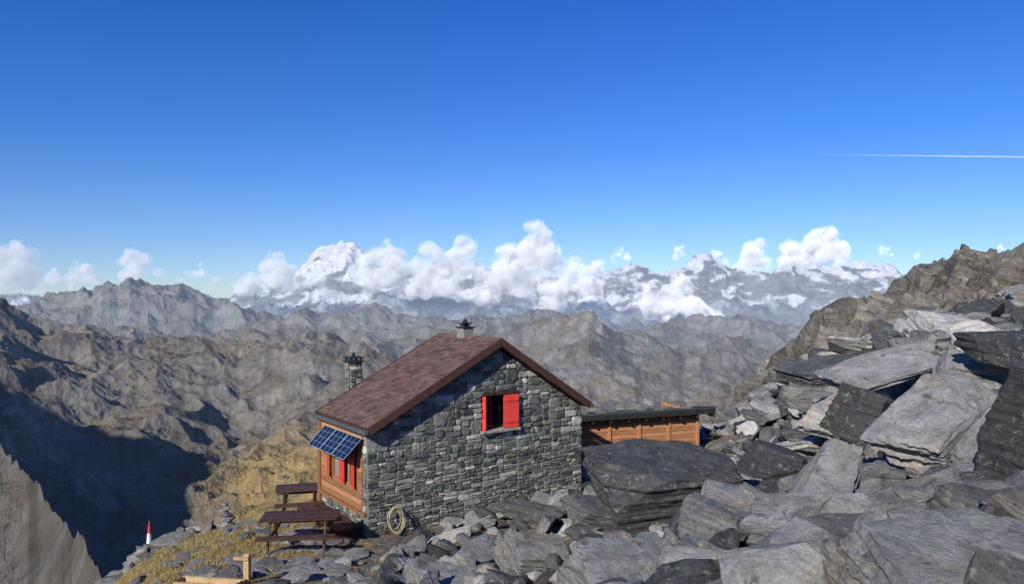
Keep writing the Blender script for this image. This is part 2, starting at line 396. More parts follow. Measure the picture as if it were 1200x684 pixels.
def inhut(x,y,m=.3):
    q=np.array([x,y])-O;a=q@e1;b=q@e2
    return -m<a<7.08+m and -m<b<3+m
def inannex(x,y,m=.2):
    q=np.array([x-2.49,y-26.0]);a=q@np.array([.946,.324]);b=q@np.array([-.324,.946])
    return -3<a<5.4+m and -m<b<3+m
heroes=[ # x,y,z,(sx,sy,sz),rz,rx,ry,tone
 (3.35,15.0,-3.95,(1.75,1.2,.80),.12,.08,-.03,.08),
 (5.0,14.2,-3.3,(.75,.55,.42),.3,.2,.25,.05),
 (6.35,10.9,-1.85,(1.5,.6,.30),.75,.25,-.38,.58),
 (3.55,5.6,-2.15,(1.1,.7,.30),.1,.2,-.05,.45),
 (5.75,8.0,-1.45,(.45,.6,.62),.3,.1,.1,.05),
 (6.7,14.0,-2.35,(.55,.6,.62),.5,.1,.3,.06),
 (1.55,8.6,-3.45,(.85,.7,.4),.2,.35,.1,.5),
 (2.7,10.0,-3.25,(.5,.5,.5),.7,.2,.2,.3),
 (8.6,20.0,-2.1,(1.3,.9,.22),.35,.2,-.1,.15),
 (6.1,9.3,-2.1,(.7,.5,.4),.9,.3,-.2,.55),
 (4.5,10.6,-2.75,(1.3,.4,.22),1.0,.15,-.35,.5),
 (9.7,14.3,-1.2,(.75,.7,.5),.2,.1,.1,.05),
 (8.4,17.2,-1.85,(1.4,.8,.24),.3,.2,-.2,.58),
 (3.6,8.8,-2.85,(.8,.5,.3),-.5,.3,-.2,.4),
 (.4,13.2,-4.75,(.7,.5,.35),.3,.3,.2,.42),
 (-.7,14.4,-5.2,(.6,.45,.25),.9,.2,.1,.55),
 (2.0,17.2,-5.2,(.8,.6,.4),.3,.2,.2,.2),
 (-1.1,11.9,-4.75,(.6,.5,.3),.1,.3,.2,.48),
 (7.9,11.9,-2.1,(.8,.5,.3),.3,.1,-.1,.35),
 (4.7,7.0,-2.3,(.6,.5,.35),.2,.3,.2,.2),
 (7.2,16.2,-2.7,(.9,.5,.3),.8,.3,-.3,.7),
]
for i,h in enumerate(heroes):
    rb=RB();P,Fc=rock_shape(900+i*7,6 if i in (0,2,3,6) else 5,5,.16)
    rb.add(P,Fc,h[3],rotm(h[4],h[5],h[6]),h[:3],h[7]);rb.obj('boulder')
rb=RB()
rr=random.Random(5)
def place(x,y,s,tone=None,flat=1,sink=.25,tilt=.5):
    g=float(zg(x,y)[0])
    sub=4 if s>.5 else (3 if s>.17 else 2)
    P,Fc=variants[sub][rr.randrange(20)]
    sc=(s*rr.uniform(.85,1.5),s*rr.uniform(.5,.95),s*rr.uniform(.2,.58)*flat)
    if s>.45: tilt*=.55
    R=rotm(rr.uniform(0,6.28),rr.gauss(.15,tilt),rr.gauss(0,tilt))
    if tone is None:
        q=rr.random();tone=rr.uniform(.0,.2) if q<.30 else (rr.uniform(.25,.6) if q<.85 else rr.uniform(.6,.95))
    rb.add(P,Fc,sc,R,(x,y,g+s*sink),tone)
for k in range(6800):
    x=rr.uniform(-6,24);y=rr.uniform(3.2,33)
    if x/y>.95 or inhut(x,y,.4) or inannex(x,y,.5): continue
    right=x>-2.6-(16-y)*.12
    if not right:
        if rr.random()>.10: continue
        if y>16.3 and x<-3: continue
        s=rr.uniform(.08,.25)
    else:
        s=min(max(math.exp(rr.gauss(-1.45,.62)),.08),.95)
        if x<3 and y<18: s=min(s*.8,.5)
        if x<1 and y<17: s=min(s*.8,.35)
        if 1<x<9 and y>18: s=min(s,.4)
        if x>3.5 and y<14: s=min(s,.5)
    if y<6: s=min(s,.35)
    place(x,y,s,sink=.4 if s>.35 else .28)
rb.obj('boulder_field')
rb=RB()
for k in range(210):
    x=rr.uniform(-8.8,-3.4);y=rr.uniform(14.6,22.5)
    if inhut(x,y,.1): continue
    if x<-6.3 and rr.random()<.8: continue
    place(x,y,rr.uniform(.12,.42),tone=rr.uniform(.25,.6),flat=.35,sink=.02,tilt=.05)
rb.obj('stone_paving')
rb=RB()
for k in range(110):
    x=rr.gauss(-10.6,.9);y=rr.gauss(21.8,.9)
    place(x,y,rr.uniform(.1,.38),tone=rr.uniform(.25,.6))
for k in range(150):
    x=rr.uniform(-13,-6.5);y=rr.uniform(13,27)
    place(x,y,rr.uniform(.05,.2),tone=rr.uniform(.15,.6))
rb.obj('scree_stones')
def cairn(x,y,z,h,r0,seed):
    rb=RB();q=random.Random(seed);zz=z
    while zz<z+h:
        t=(zz-z)/h;r=r0*(1-.6*t);th=q.uniform(.06,.11)*h
        for k in range(3 if t<.5 else 1):
            P,Fc=variants[3][q.randrange(16)]
            rb.add(P,Fc,(r*q.uniform(.7,1.05),r*q.uniform(.7,.95),th*.75),rotm(q.uniform(0,6),q.gauss(0,.06),q.gauss(0,.06)),
              (x+q.gauss(0,r*.25),y+q.gauss(0,r*.25),zz+th*.5),q.uniform(.3,.6))
        zz+=th*1.05
    rb.obj('cairn')
cairn(-8.35,21.6,float(zg(-8.35,21.6)[0])-.05,.85,.25,3)
cairn(11.0,18.8,-2.1,1.1,.42,9)

# crag on the right
cu=np.concatenate([np.linspace(780,1260,520),np.linspace(1262,1700,80)])
crow=[(const(26),[(780,620),(850,560),(900,500),(1000,462),(1200,430),(1700,430)],60),
 ([(780,42),(1700,40)],[(780,600),(840,550),(870,512),(905,475),(950,442),(1000,415),(1100,385),(1200,375),(1700,380)],170),
 ([(780,50),(900,52),(1130,66),(1700,62)],[(780,575),(830,536),(850,508),(870,484),(905,446),(930,418),(960,391),(1000,358),(1040,341),(1070,320),(1100,306),(1130,292),(1165,301),(1185,297),(1200,304),(1300,285),(1500,300),(1700,330)],50),
 (const(95),const(620),0)]
Yc=[];Zc=[]
for i in range(3):
    y0=prof(crow[i][0],cu);y1=prof(crow[i+1][0],cu)
    z0=-(prof(crow[i][1],cu)-342)/F*y0;z1=-(prof(crow[i+1][1],cu)-342)/F*y1
    for k in range(crow[i][2]+(i==2)):
        t=k/crow[i][2];Yc.append(y0*(1-t)+y1*t);Zc.append(z0*(1-t)+z1*t)
Yc=np.array(Yc);Zc=np.array(Zc);Xc=Yc*((cu-600)/F)[None,:]
P=np.stack([Xc,Yc,Zc],-1).reshape(-1,3)
lam=11.;k=0;amp=np.zeros(len(P))
wv=np.stack([vn3(P/6,61),vn3(P/6,62),vn3(P/6,63)],-1)
while lam>.25:
    q=(P+wv*1.5)/lam;q=q@rotm(.5+k,.6,.2).T
    nn=vn3(q,70+k);amp+=lam*.19*(.3-np.abs(nn)*1.2);lam/=1.8;k+=1
P=P+np.array([-.35,-.75,.45])*amp[:,None]
tn=np.clip(.55+vn3(P/5,81)*.3+vn3(P/1.2,82)*.15,0,1)
rb=RB();gf=grid_faces(*Yc.shape);rb.V=[P];rb.F=[np.concatenate([gf[:,:3],gf[:,[0,2,3]]])];rb.t=[tn];rb.l=[P@rotm(.3,.9,.4).T];rb.n=len(P)
PG=P.reshape(*Yc.shape,3)
for k in range(1500):
    i=rr.randrange(50,232);j=rr.randrange(20,560)
    p=PG[i,j];s=min(max(math.exp(rr.gauss(.1,.55)),.4),3.0)*(.6+.5*i/200)
    if i>205: s=min(s,1.0)
    vv_,Fc=variants[4 if s>.9 else 3][rr.randrange(20)]
    R=rotm(rr.gauss(-.5,.25),rr.gauss(.3,.16),rr.gauss(.45,.18))
    rb.add(vv_,Fc,(s*rr.uniform(.35,.65),s*rr.uniform(.5,.8),s*rr.uniform(.8,1.4)),R,(p[0],p[1]+s*.3,p[2]-s*(.75 if i>190 else .5)),min(1,max(0,rr.gauss(.55,.2))))
rb.obj('rock_crag',M_crag)

# ------------------------------------------------------------------ hut
hut=empty('stone_hut',(O[0],O[1],HZ),HR)
AX,AZ=3.88,4.72;EZ=2.69;RX=7.18
def clip(poly,a,b,c):
    out=[]
    for i in range(len(poly)):
        p,q=poly[i],poly[(i+1)%len(poly)];dp=a*p[0]+b*p[1]-c;dq=a*q[0]+b*q[1]-c
        if dp<=0: out.append(p)
        if (dp<0)!=(dq<0) and dp!=dq:
            t=dp/(dp-dq);out.append((p[0]+(q[0]-p[0])*t,p[1]+(q[1]-p[1])*t))
    return out
def partition(x0,y0,x1,y1,szf,out):
    w,h=x1-x0,y1-y0;mw,mh=szf((x0+x1)/2,(y0+y1)/2)
    if w<=mw and h<=mh: out.append((x0,y0,x1,y1));return
    if (h/mh)>(w/mw)*random.uniform(.6,1.3) and h>.1:
        s=y0+h*random.uniform(.3,.7);partition(x0,y0,x1,s,szf,out);partition(x0,s,x1,y1,szf,out)
    else:
        s=x0+w*random.uniform(.3,.7);partition(x0,y0,s,y1,szf,out);partition(s,y0,x1,y1,szf,out)
def stone_wall(name,rects,clips,mapf,szf,parent,mort=.011):
    mb=MB()
    for R in rects:
        cells=[];partition(*R,szf,cells)
        for (x0,y0,x1,y1) in cells:
            w,h=x1-x0,y1-y0;j=min(w,h)*.15
            J=lambda:random.uniform(-j,j)
            cc=[min(w,h)*random.uniform(.06,.38) for _ in range(4)]
            pts=[(x0+cc[0],y0),(x0+w*.5,y0+J()*.4),(x1-cc[1],y0),(x1,y0+cc[1]),(x1,y1-cc[2]),(x1-cc[2],y1),(x0+w*.5,y1+J()*.4),(x0+cc[3],y1),(x0,y1-cc[3]),(x0,y0+cc[0])]
            cx,cy=(x0+x1)/2,(y0+y1)/2
            sx=max(.3,1-2*mort/w);sy=max(.3,1-2*mort/h)
            pts=[(cx+(p[0]-cx)*sx+J()*.5,cy+(p[1]-cy)*sy+J()*.5) for p in pts]
            for cl in clips:
                pts=clip(pts,*cl)
                if len(pts)<3: break
            if len(pts)<3: continue
            cx=sum(p[0] for p in pts)/len(pts);cy=sum(p[1] for p in pts)/len(pts)
            dep=random.uniform(.012,.045);n=len(pts);tx,ty=random.uniform(-.08,.08),random.uniform(-.10,.10)
            vs=[mapf(p[0],p[1],-.03) for p in pts]+[mapf(cx+(p[0]-cx)*.97,cy+(p[1]-cy)*.95,dep*.75+(p[0]-cx)*tx+(p[1]-cy)*ty) for p in pts]
            vs+=[mapf(cx+(p[0]-cx)*.78,cy+(p[1]-cy)*.72,dep+random.uniform(-.008,.008)+(p[0]-cx)*tx+(p[1]-cy)*ty) for p in pts]+[mapf(cx,cy,dep)]
            fs=[]
            for i in range(n):
                k=(i+1)%n;fs+=[(i,k,n+k,n+i),(n+i,n+k,2*n+k,2*n+i),(2*n+i,2*n+k,3*n)]
            q=random.random()
            tone=random.uniform(.03,.58) if q<.76 else random.uniform(.58,1.0)
            mb.add(vs,fs,tone)
    return mb.obj(name,M_wall,parent)
def szf(x,y):
    if y<1.3: return (random.uniform(.22,.7),random.uniform(.07,.2))
    if y<2.1: return (random.uniform(.25,.7),random.uniform(.12,.3))
    return (random.uniform(.3,.78),random.uniform(.18,.46))
U0=.20
def line(x0,z0,x1,z1):
    a,b=-(z1-z0),(x1-x0)
    if b<0:a,b=-a,-b
    return (a,b,a*x0+b*z0)
clL=line(-.1,EZ-U0,AX,AZ-U0);clR=line(AX,AZ-U0,RX,EZ-U0)
W0,W1,WZ0,WZ1=3.42,4.62,2.22,3.17
stone_wall('gable_wall',[(0,-.5,W0,5),(W1,-.5,7.08,5),(W0,-.5,W1,WZ0-.07),(W0,WZ1+.1,W1,5)],[clL,clR],lambda p,q,d:(p,-d,q),szf,hut)
mb=MB()
def prism(poly,y0,y1):
    n=len(poly);mb.add([(p[0],y0,p[1]) for p in poly]+[(p[0],y1,p[1]) for p in poly],[tuple(range(n)),tuple(range(2*n-1,n-1,-1))]+[(i,n+i,n+(i+1)%n,(i+1)%n)[::-1] for i in range(n)],.5)
full=[(.005,-.5),(7.075,-.5),(7.075,4.9),(.005,4.9)]
for cl in (clL,clR): full=clip(full,*cl)
def sub(x0,z0,x1,z1):
    p=full
    for cl in ((1,0,x1),(-1,0,-x0),(0,1,z1),(0,-1,-z0)): p=clip(p,*cl)
    return p
for r in ((0,-1,W0,5),(W1,-1,8,5),(W0,-1,W1,WZ0-.07),(W0,WZ1+.1,W1,5)): prism(sub(*r),.002,.40)
mb.obj('gable_core',M_mortar,hut)
mb=MB();mb.box(((W0+W1)/2,.06,WZ1+.05),(W1-W0+.0,.26,.1),.5);mb.obj('window_lintel',M_dwood,hut)
mb=MB();mb.box(((W0+W1)/2,.02,WZ0-.035),(W1-W0+.1,.34,.07),.8);mb.obj('window_sill',M_wall,hut)
mb=MB();wz=(WZ0+WZ1)/2;wh=WZ1-WZ0
mb.box(((W0+W1)/2,.30,wz),(W1-W0,.02,wh),.5);mb.obj('window_glass',M_glass,hut)
mb=MB()
for xx in (W0+.035,W0+.40,W0+.78,W1-.035): mb.box((xx,.26,wz),(.06,.05,wh),.3)
for zz in (WZ0+.03,wz+.1,WZ1-.03): mb.box(((W0+W1)/2,.245,zz),(W1-W0,.05,.05),.3)
mb.obj('window_frame',M_dwood,hut)
mb=MB()
Ms=Matrix.Rotation(math.radians(-12),4,'Z')
mb.box((W1-.24,-.07,wz),(.47,.04,wh-.02),.5,Ms)
for zz in (wz-.3,wz+.3): mb.box((W1-.24,-.095,zz),(.40,.03,.06),.35,Ms)
mb.box((W0+.03,.05,wz),(.035,.34,wh-.02),.5,Matrix.Rotation(math.radians(14),4,'Z'))
mb.box((W0+.30,.215,WZ0+.05),(.5,.03,.05),.5)
mb.obj('window_shutters',M_red,hut)
HL=2.85
stone_wall('side_wall_base',[(0,-.5,HL,.55),(0,.55,.22,2.5)],[],lambda p,q,d:(-d,p,q),szf,hut)
stone_wall('right_wall',[(0,-.5,HL,2.5)],[],lambda p,q,d:(7.08+d,p,q),lambda x,y:(.5,.25),hut)
mb=MB()
mb.box((.2,HL/2+.2,1.0),(.38,HL-.42,3.0),.5);mb.box((6.88,HL/2+.2,1.0),(.38,HL-.42,3.0),.5)
full=[(.01,-.5),(7.07,-.5),(7.07,4.9),(.01,4.9)]
for cl in (clL,clR): full=clip(full,*cl)
prism(full,HL-.19,HL);mb.obj('wall_core',M_mortar,hut)
mb=MB();z=.57
while z<2.44:
    h=.135
    if z<1.05 or z>1.98: mb.box((-.015,.23+(HL-.23)/2,z+h/2),(.06,HL-.23,h-.012))
    else:
        mb.box((-.015,.32,z+h/2),(.06,.18,h-.012));mb.box((-.015,2.62,z+h/2),(.06,.44,h-.012))
        mb.box((-.015,1.47,z+h/2),(.06,.14,h-.012))
    z+=h
mb.obj('side_boarding',M_woodY,hut)
mb=MB()
mb.box((-.03,HL+.04,1.2),(.16,.14,2.7),.2);mb.box((-.05,HL/2,.53),(.12,HL,.06),.3)
for yy in (.43,.93,1.38,1.56,2.02,2.38): mb.box((-.03,yy,1.52),(.08,.05,.92),.7)
mb.obj('side_posts',M_wood,hut)
mb=MB();mb.box((.03,.92,1.52),(.02,.95,.92),.5);mb.box((.03,1.98,1.52),(.02,.8,.92),.5);mb.obj('side_window_glass',M_glass,hut)
mb=MB()
for yy,a in ((.62,-18),(2.15,-25),(1.30,-8)):
    M=Matrix.Rotation(math.radians(a),4,'Z');mb.box((-.10,yy,1.52),(.035,.36,.88),.5,M)
    for zz in (1.2,1.85): mb.box((-.13,yy,zz),(.03,.3,.05),.3,M)
mb.obj('side_shutters',M_red,hut)
# roof
roof_y0,roof_y1=-.30,3.02
mb=MB();mbf=MB()
def slope_pts(x0,z0,x1,z1):
    d=Vector((x1-x0,0,z1-z0));L=d.length;d.normalize();nrm=Vector((-d.z,0,d.x))
    if nrm.z<0:nrm=-nrm
    rowh=.165;k=0;s=.0
    while s<L-.02:
        y=roof_y0-(k%2)*.11-random.uniform(0,.05)
        while y<roof_y1:
            wd=random.uniform(.17,.26);ya=max(y,roof_y0);yb=min(y+wd-.008,roof_y1)
            if yb-ya>.02:
                a=Vector((x0,0,z0))+d*max(s-.03,0);b=Vector((x0,0,z0))+d*min(s+rowh+random.uniform(-.014,.014),L)
                th=random.uniform(.02,.038)
                l0,l1=nrm*.002,nrm*(.012);h0,h1=nrm*.012,nrm*(.012+th)
                vs=[]
                for p,o in ((a,l0),(b,l1),(a,h0),(b,h1)):
                    for yy in (ya,yb): vs.append((p.x+o.x,yy,p.z+o.z))
                mb.add(vs,[(0,1,3,2),(4,6,7,5),(0,4,5,1),(2,3,7,6),(0,2,6,4),(1,5,7,3)],random.gauss(.5,.3))
            y+=wd
        s+=rowh;k+=1
    th=.13;vs=[]
    for p in (Vector((x0,0,z0)),Vector((x1,0,z1))):
        for o in (-.003,-th):
            for yy in (roof_y0+.04,roof_y1-.04): q=p+nrm*o;vs.append((q.x,yy,q.z))
    mbf.add(vs,[(0,1,5,4),(2,6,7,3),(0,4,6,2),(1,3,7,5),(4,5,7,6),(0,2,3,1)],.5)
    for yy in (roof_y0-.02,roof_y1-.02):
        vs=[]
        for p,e in ((Vector((x0,0,z0)),0),(Vector((x1,0,z1)),.03)):
            for o in (.045,-.15):
                for y2 in (yy,yy+.045): q=p+nrm*o+d*e;vs.append((q.x,y2,q.z))
        mbf.add(vs,[(0,1,5,4),(2,6,7,3),(0,4,6,2),(1,3,7,5),(4,5,7,6),(0,2,3,1)],.6)
slope_pts(AX,AZ,-.1,EZ);slope_pts(AX,AZ,RX,EZ)
mb.obj('roof_shingles',M_tile,hut);mbf.obj('roof_deck',M_fascia,hut)
mb=MB()
y=roof_y0
while y<roof_y1-.1:
    for sg,sl2 in ((-1,math.atan2(2.03,3.98)),(1,math.atan2(2.03,3.3))):
        mb.box((AX+sg*.09,y+.14,AZ+.0),(.24,.27,.03),random.gauss(.5,.15),Matrix.Rotation(sg*sl2,4,'Y'))
    y+=.255
mb.obj('roof_ridge',M_tile,hut)
mb=MB()
mb.box((-.17,(roof_y0+roof_y1)/2,EZ-.08),(.12,roof_y1-roof_y0+.05,.10),.5);mb.box((7.25,(roof_y0+roof_y1)/2,EZ-.08),(.12,roof_y1-roof_y0+.05,.10),.5)
mb.obj('gutters',M_grey,hut)
def small_wall_box(name,cx,cy,w,d,z0,z1):
    s2=lambda x,y:(.24,.11)
    stone_wall(name,[(-w/2,z0,w/2,z1)],[],lambda p,q,t:(cx+p,cy-d/2-t,q),s2,hut,.006)
    stone_wall(name,[(-w/2,z0,w/2,z1)],[],lambda p,q,t:(cx+p,cy+d/2+t,q),s2,hut,.006)
    stone_wall(name,[(-d/2,z0,d/2,z1)],[],lambda p,q,t:(cx-w/2-t,cy+p,q),s2,hut,.006)
    stone_wall(name,[(-d/2,z0,d/2,z1)],[],lambda p,q,t:(cx+w/2+t,cy+p,q),s2,hut,.006)
    mb=MB();mb.box((cx,cy,(z0+z1)/2),(w-.01,d-.01,z1-z0),.5);mb.obj(name+'_core',M_mortar,hut)
cy1=1.55
mb=MB();mb.box((AX,cy1,AZ+.10),(.36,.36,.34),.5);mb.obj('chimney_block',M_mortar,hut)
mb=MB();mb.box((AX,cy1,AZ+.285),(.44,.44,.035),.5)
for a in (-.1,.1):
    for b in (-.1,.1): mb.box((AX+a,cy1+b,AZ+.34),(.03,.03,.1),.5)
mb.box((AX,cy1,AZ+.40),(.32,.32,.03),.5);mb.box((AX,cy1,AZ+.34),(.16,.16,.1),.5)
for i,r in enumerate((.13,.1,.06)):
    mb.box((AX,cy1,AZ+.43+i*.035),(r,r,.04),.5)
mb.obj('chimney_cap',M_dark,hut)
small_wall_box('rear_chimney',1.15,3.35,.36,.36,-.5,3.98)
mb=MB();mb.box((1.15,3.35,4.01),(.48,.48,.05),.5)
for a in (-.16,.16):
    for b in (-.16,.16): mb.box((1.15+a,3.35+b,4.07),(.05,.05,.1),.5)
mb.box((1.15,3.35,4.13),(.46,.46,.04),.5)
mb.box((1.15,3.35,4.2),(.08,.08,.12),.5)
mb.obj('rear_chimney_cap',M_dark,hut)
# solar panels
pa=math.radians(44)
def pan(mbp,mbfr,yc,wd,Lp,top):
    c=Vector((top[0]-math.cos(pa)*Lp/2,yc,top[1]-math.sin(pa)*Lp/2));R=Matrix.Rotation(-pa,4,'Y')
    mbp.box(c,(Lp,wd,.03),.5,R)
    nr_=Vector((-math.sin(pa),0,math.cos(pa)))
    dx=Vector((math.cos(pa),0,math.sin(pa)))
    for k in range(5):
        q=c+nr_*.018+dx*(Lp*(k/4-.5));mbfr.box(q,(.014 if k in (0,4) else .005,wd,.006),.8,R)
    for k in range(4):
        q=c+nr_*.0165+Vector((0,wd*(k/3-.5),0));mbfr.box(q,(Lp,.014 if k in (0,3) else .005,.007),.8,R)
mp=MB();mf=MB()
for i in range(3): pan(mp,mf,.46+i*.78,.75,.66,(-.10,2.40))
mp.obj('solar_panel',M_solar,hut);mf.obj('solar_panel_frame',M_alu,hut)
mb=MB()
for yy in (.5,1.3,2.2):
    mb.box((-.30,yy,1.94),(.62,.04,.04),.5,Matrix.Rotation(math.radians(6),4,'Y'))
    mb.box((-.06,yy,2.1),(.04,.04,.6),.5)
mb.obj('solar_panel_brackets',M_dark,hut)
mb=MB()
for i in range(5): mb.box((-.16-i*.135,1.5,.22),(.125,2.8,.04))
for yy in (.2,1.5,2.8): mb.box((-.42,yy,.0),(.62,.1,.4),.2)
mb.obj('side_deck',M_dwood,hut)

# ------------------------------------------------------------------ annex
AR=math.atan2(1.7,4.96)
ann=empty('wooden_annex',(2.49,26.0,-6.6),AR)
mb=MB();z=0
while z<2.05:
    mb.box((1.1,.0,z+.07),(7.2,.09,.125));mb.box((4.66,1.3,z+.07),(.09,2.5,.125));z+=.135
for xx in (-.2,1.0,2.2,3.4,4.62): mb.box((xx,-.07,1.0),(.12,.08,2.1),.75)
mb.obj('annex_boarding',M_woodY,ann)
mb=MB();mb.box((.9,2.6,.8),(7.4,.1,1.8),.3);mb.box((-2.6,1.3,.9),(.1,2.5,1.8),.3);mb.obj('annex_back',M_wood,ann)
mb=MB();Rr=Matrix.Rotation(math.radians(-8),4,'X')
mb.box((1.05,1.2,2.06),(8.1,3.3,.10),.5,Rr);mb.obj('annex_roof',M_roof2,ann)
mb=MB();mb.box((1.05,-.47,2.23),(8.14,.05,.19),.3);mb.box((5.13,1.2,2.07),(.05,3.3,.17),.3,Rr)
for i in range(12): mb.box((-2.6+i*.7,-.22,2.06),(.09,.42,.1),.5)
mb.obj('annex_fascia',M_dark,ann)
mb=MB()
for i in range(9): mb.box((-.2+i*.6,.6+.3*(i%2),2.20),(.3,.2,.1),random.uniform(.1,.5),jit=.03)
mb.obj('annex_roof_stones',M_wall,ann)

# ------------------------------------------------------------------ tables
def picnic(x,y,rz,L=1.7):
    z=float(zg(x,y)[0])+.03
    e=empty('picnic_table',(x,y,z),rz)
    mb=MB()
    for i in range(5): mb.box((0,-.3+i*.15,.74),(L,.138,.045))
    mb.obj('tabletop',M_dwood,e);mb=MB()
    for s in (-1,1):
        for i in range(2): mb.box((0,s*(.60+i*.14),.44),(L,.13,.045))
    mb.obj('benches',M_dwood,e);mb=MB()
    for xx in (-L/2+.25,L/2-.25):
        mb.box((xx,0,.68),(.05,.66,.07));mb.box((xx+.03,0,.39),(.05,1.5,.08))
        for s in (-1,1): mb.box((xx-.02,s*.42,.35),(.05,.09,.82),None,Matrix.Rotation(s*math.radians(28),4,'X'))
    mb.obj('legs',M_dwood,e)
picnic(-4.95,17.3,.12,1.75)
picnic(-6.0,20.9,.25,1.3)
gz0=float(zg(-10.8,22)[0])
e=empty('marker_post',(-10.8,22,gz0+.1))
def cone(mb,r0,r1,z0,z1,n=12):
    vs=[(r*math.cos(2*math.pi*i/n),r*math.sin(2*math.pi*i/n),z) for r,z in ((r0,z0),(r1,z1)) for i in range(n)]
    mb.add(vs,[(i,(i+1)%n,n+(i+1)%n,n+i) for i in range(n)]+[tuple(range(n-1,-1,-1)),tuple(range(n,2*n))],.5)
mb=MB();cone(mb,.12,.085,0,.35);mb.obj('white_band',M_white,e)
mb=MB();cone(mb,.13,.11,-.12,-.002);cone(mb,.05,.012,.72,1.08);mb.obj('red_band',M_red,e)
mb=MB();cone(mb,.084,.052,.352,.718);mb.obj('white_band_upper',M_white,e)
tx,ty=-5.55,13.55;tz=float(zg(tx,ty)[0])-.12
e=empty('wooden_trough',(tx,ty,tz),-.15)
mb=MB();n=14;L=.62;vs=[];R0,R1=.17,.125
for xx in (-L,L):
    for r in (R0,R1):
        for i in range(n+1):
            a=math.pi+math.pi*i/n;vs.append((xx,r*math.cos(a),.24+r*math.sin(a)))
k=n+1;fs=[]
for i in range(n):
    fs+=[(i,i+1,2*k+i+1,2*k+i),(k+i+1,k+i,3*k+i,3*k+i+1),(i,k+i,k+i+1,i+1),(2*k+i,2*k+i+1,3*k+i+1,3*k+i)]
fs+=[(0,2*k,3*k,k),(n,k+n,3*k+n,2*k+n)]
mb.add(vs,fs,.5)
for xx in (-L+.03,L-.03):
    vs=[(xx+s,.16*math.cos(math.pi+math.pi*i/n),.235+.16*math.sin(math.pi+math.pi*i/n)) for s in (-.02,.02) for i in range(n+1)]
    mb.add(vs,[tuple(range(k)),tuple(range(2*k-1,k-1,-1))],.4)
mb.obj('trough',M_ywood,e)
mb=MB();mb.box((.60,.26,.27),(.11,.10,.80),.6);mb.box((.52,.2,.6),(.3,.06,.06),.4);mb.obj('spout_post',M_ywood,e)
def torus(mb,R,r,c,M,n=36,k=6):
    vs=[];fs=[]
    for i in range(n):
        a=2*math.pi*i/n
        for j in range(k):
            b=2*math.pi*j/k;v=M@Vector(((R+r*math.cos(b))*math.cos(a)*.8,(R+r*math.cos(b))*math.sin(a)*1.15,r*math.sin(b)));vs.append((v.x+c[0],v.y+c[1],v.z+c[2]))
    for i in range(n):
        for j in range(k): fs.append((i*k+j,((i+1)%n)*k+j,((i+1)%n)*k+(j+1)%k,i*k+(j+1)%k))
    mb.add(vs,fs,.5)
e=empty('hose_coil',(O[0]+e1[0]*.66-e2[0]*.22,O[1]+e1[1]*.66-e2[1]*.22,HZ+.33),HR)
mb=MB()
for i in range(7): torus(mb,.22+random.uniform(-.05,.05),.011,(random.uniform(-.05,.05),-.012*i,random.uniform(-.04,.04)),Matrix.Rotation(math.radians(76+random.uniform(-8,8)),3,'X')@Matrix.Rotation(random.uniform(-.4,.4),3,'Z'))
mb.obj('hose_loops',M_hose,e,True)

mg=N('dry_grass');M_gr=mg.fin(mg.ramp(mg.attr('tone'),[(0,(.15,.12,.04)),(.5,(.36,.27,.11)),(1,(.50,.41,.21))]),.9,None,.1)
vs=[];fs=[];tn=[]
for k in range(1900):
    if rr.random()<.75: cx=rr.gauss(-7.8,1.6);cyy=rr.gauss(16.5,2.8)
    else: cx=rr.uniform(-3,5);cyy=rr.uniform(8,17)
    if inhut(cx,cyy) or cyy<6: continue
    for b in range(14):
        x=cx+rr.gauss(0,.07);y=cyy+rr.gauss(0,.07);a=rr.uniform(0,6.28);h=rr.uniform(.04,.11);wd=.006
        vs+= [(x+wd*math.cos(a),y+wd*math.sin(a),0),(x-wd*math.cos(a),y-wd*math.sin(a),0),(x+rr.gauss(0,.04),y+rr.gauss(0,.04),h)]
        q=len(vs);fs.append((q-3,q-2,q-1));tn+=[rr.random()]*3
vs=np.array(vs,float);vs[:,2]+=zg(vs[:,0],vs[:,1])+.02
mesh_np('alpine_grass',vs,np.array(fs),M_gr,{'tone':tn})

# ------------------------------------------------------------------ clouds: dense cores inside noisy vapour
def vapour(name,dens,em,ani,ec,noise=None,step=.05):
    mc=bpy.data.materials.new(name);mc.use_nodes=True;t=mc.node_tree;t.nodes.clear()
    o=t.nodes.new('ShaderNodeOutputMaterial');pv=t.nodes.new('ShaderNodeVolumePrincipled')
    pv.inputs['Density'].default_value=dens;pv.inputs['Color'].default_value=(1,1,1,1);pv.inputs['Anisotropy'].default_value=ani
    pv.inputs['Emission Strength'].default_value=em;pv.inputs['Emission Color'].default_value=ec  # self-glow stands in for light scattered many times inside the vapour
    if noise:
        g=t.nodes.new('ShaderNodeNewGeometry');nz=t.nodes.new('ShaderNodeTexNoise');nz.inputs['Scale'].default_value=noise[0]
        nz.inputs['Detail'].default_value=4;nz.inputs['Roughness'].default_value=.64
        t.links.new(g.outputs['Position'],nz.inputs['Vector'])
        mr=t.nodes.new('ShaderNodeMapRange');mr.inputs[1].default_value=noise[1];mr.inputs[2].default_value=noise[2];mr.inputs[3].default_value=0;mr.inputs[4].default_value=1
        t.links.new(nz.outputs['Fac'],mr.inputs[0])
        for inp,val in (('Density',dens),('Emission Strength',em)):
            ml=t.nodes.new('ShaderNodeMath');ml.operation='MULTIPLY';ml.inputs[1].default_value=val
            t.links.new(mr.outputs[0],ml.inputs[0]);t.links.new(ml.outputs[0],pv.inputs[inp])
        mc.cycles.volume_step_rate=step
    t.links.new(pv.outputs[0],o.inputs['Volume']);return mc
mc=vapour('cloud_vapour',.0038,.00105,-.4,(.76,.84,1,1))
mh=vapour('cloud_wisps',.0036,.0010,-.4,(.76,.84,1,1),noise=(.0021,.44,.66),step=.07)
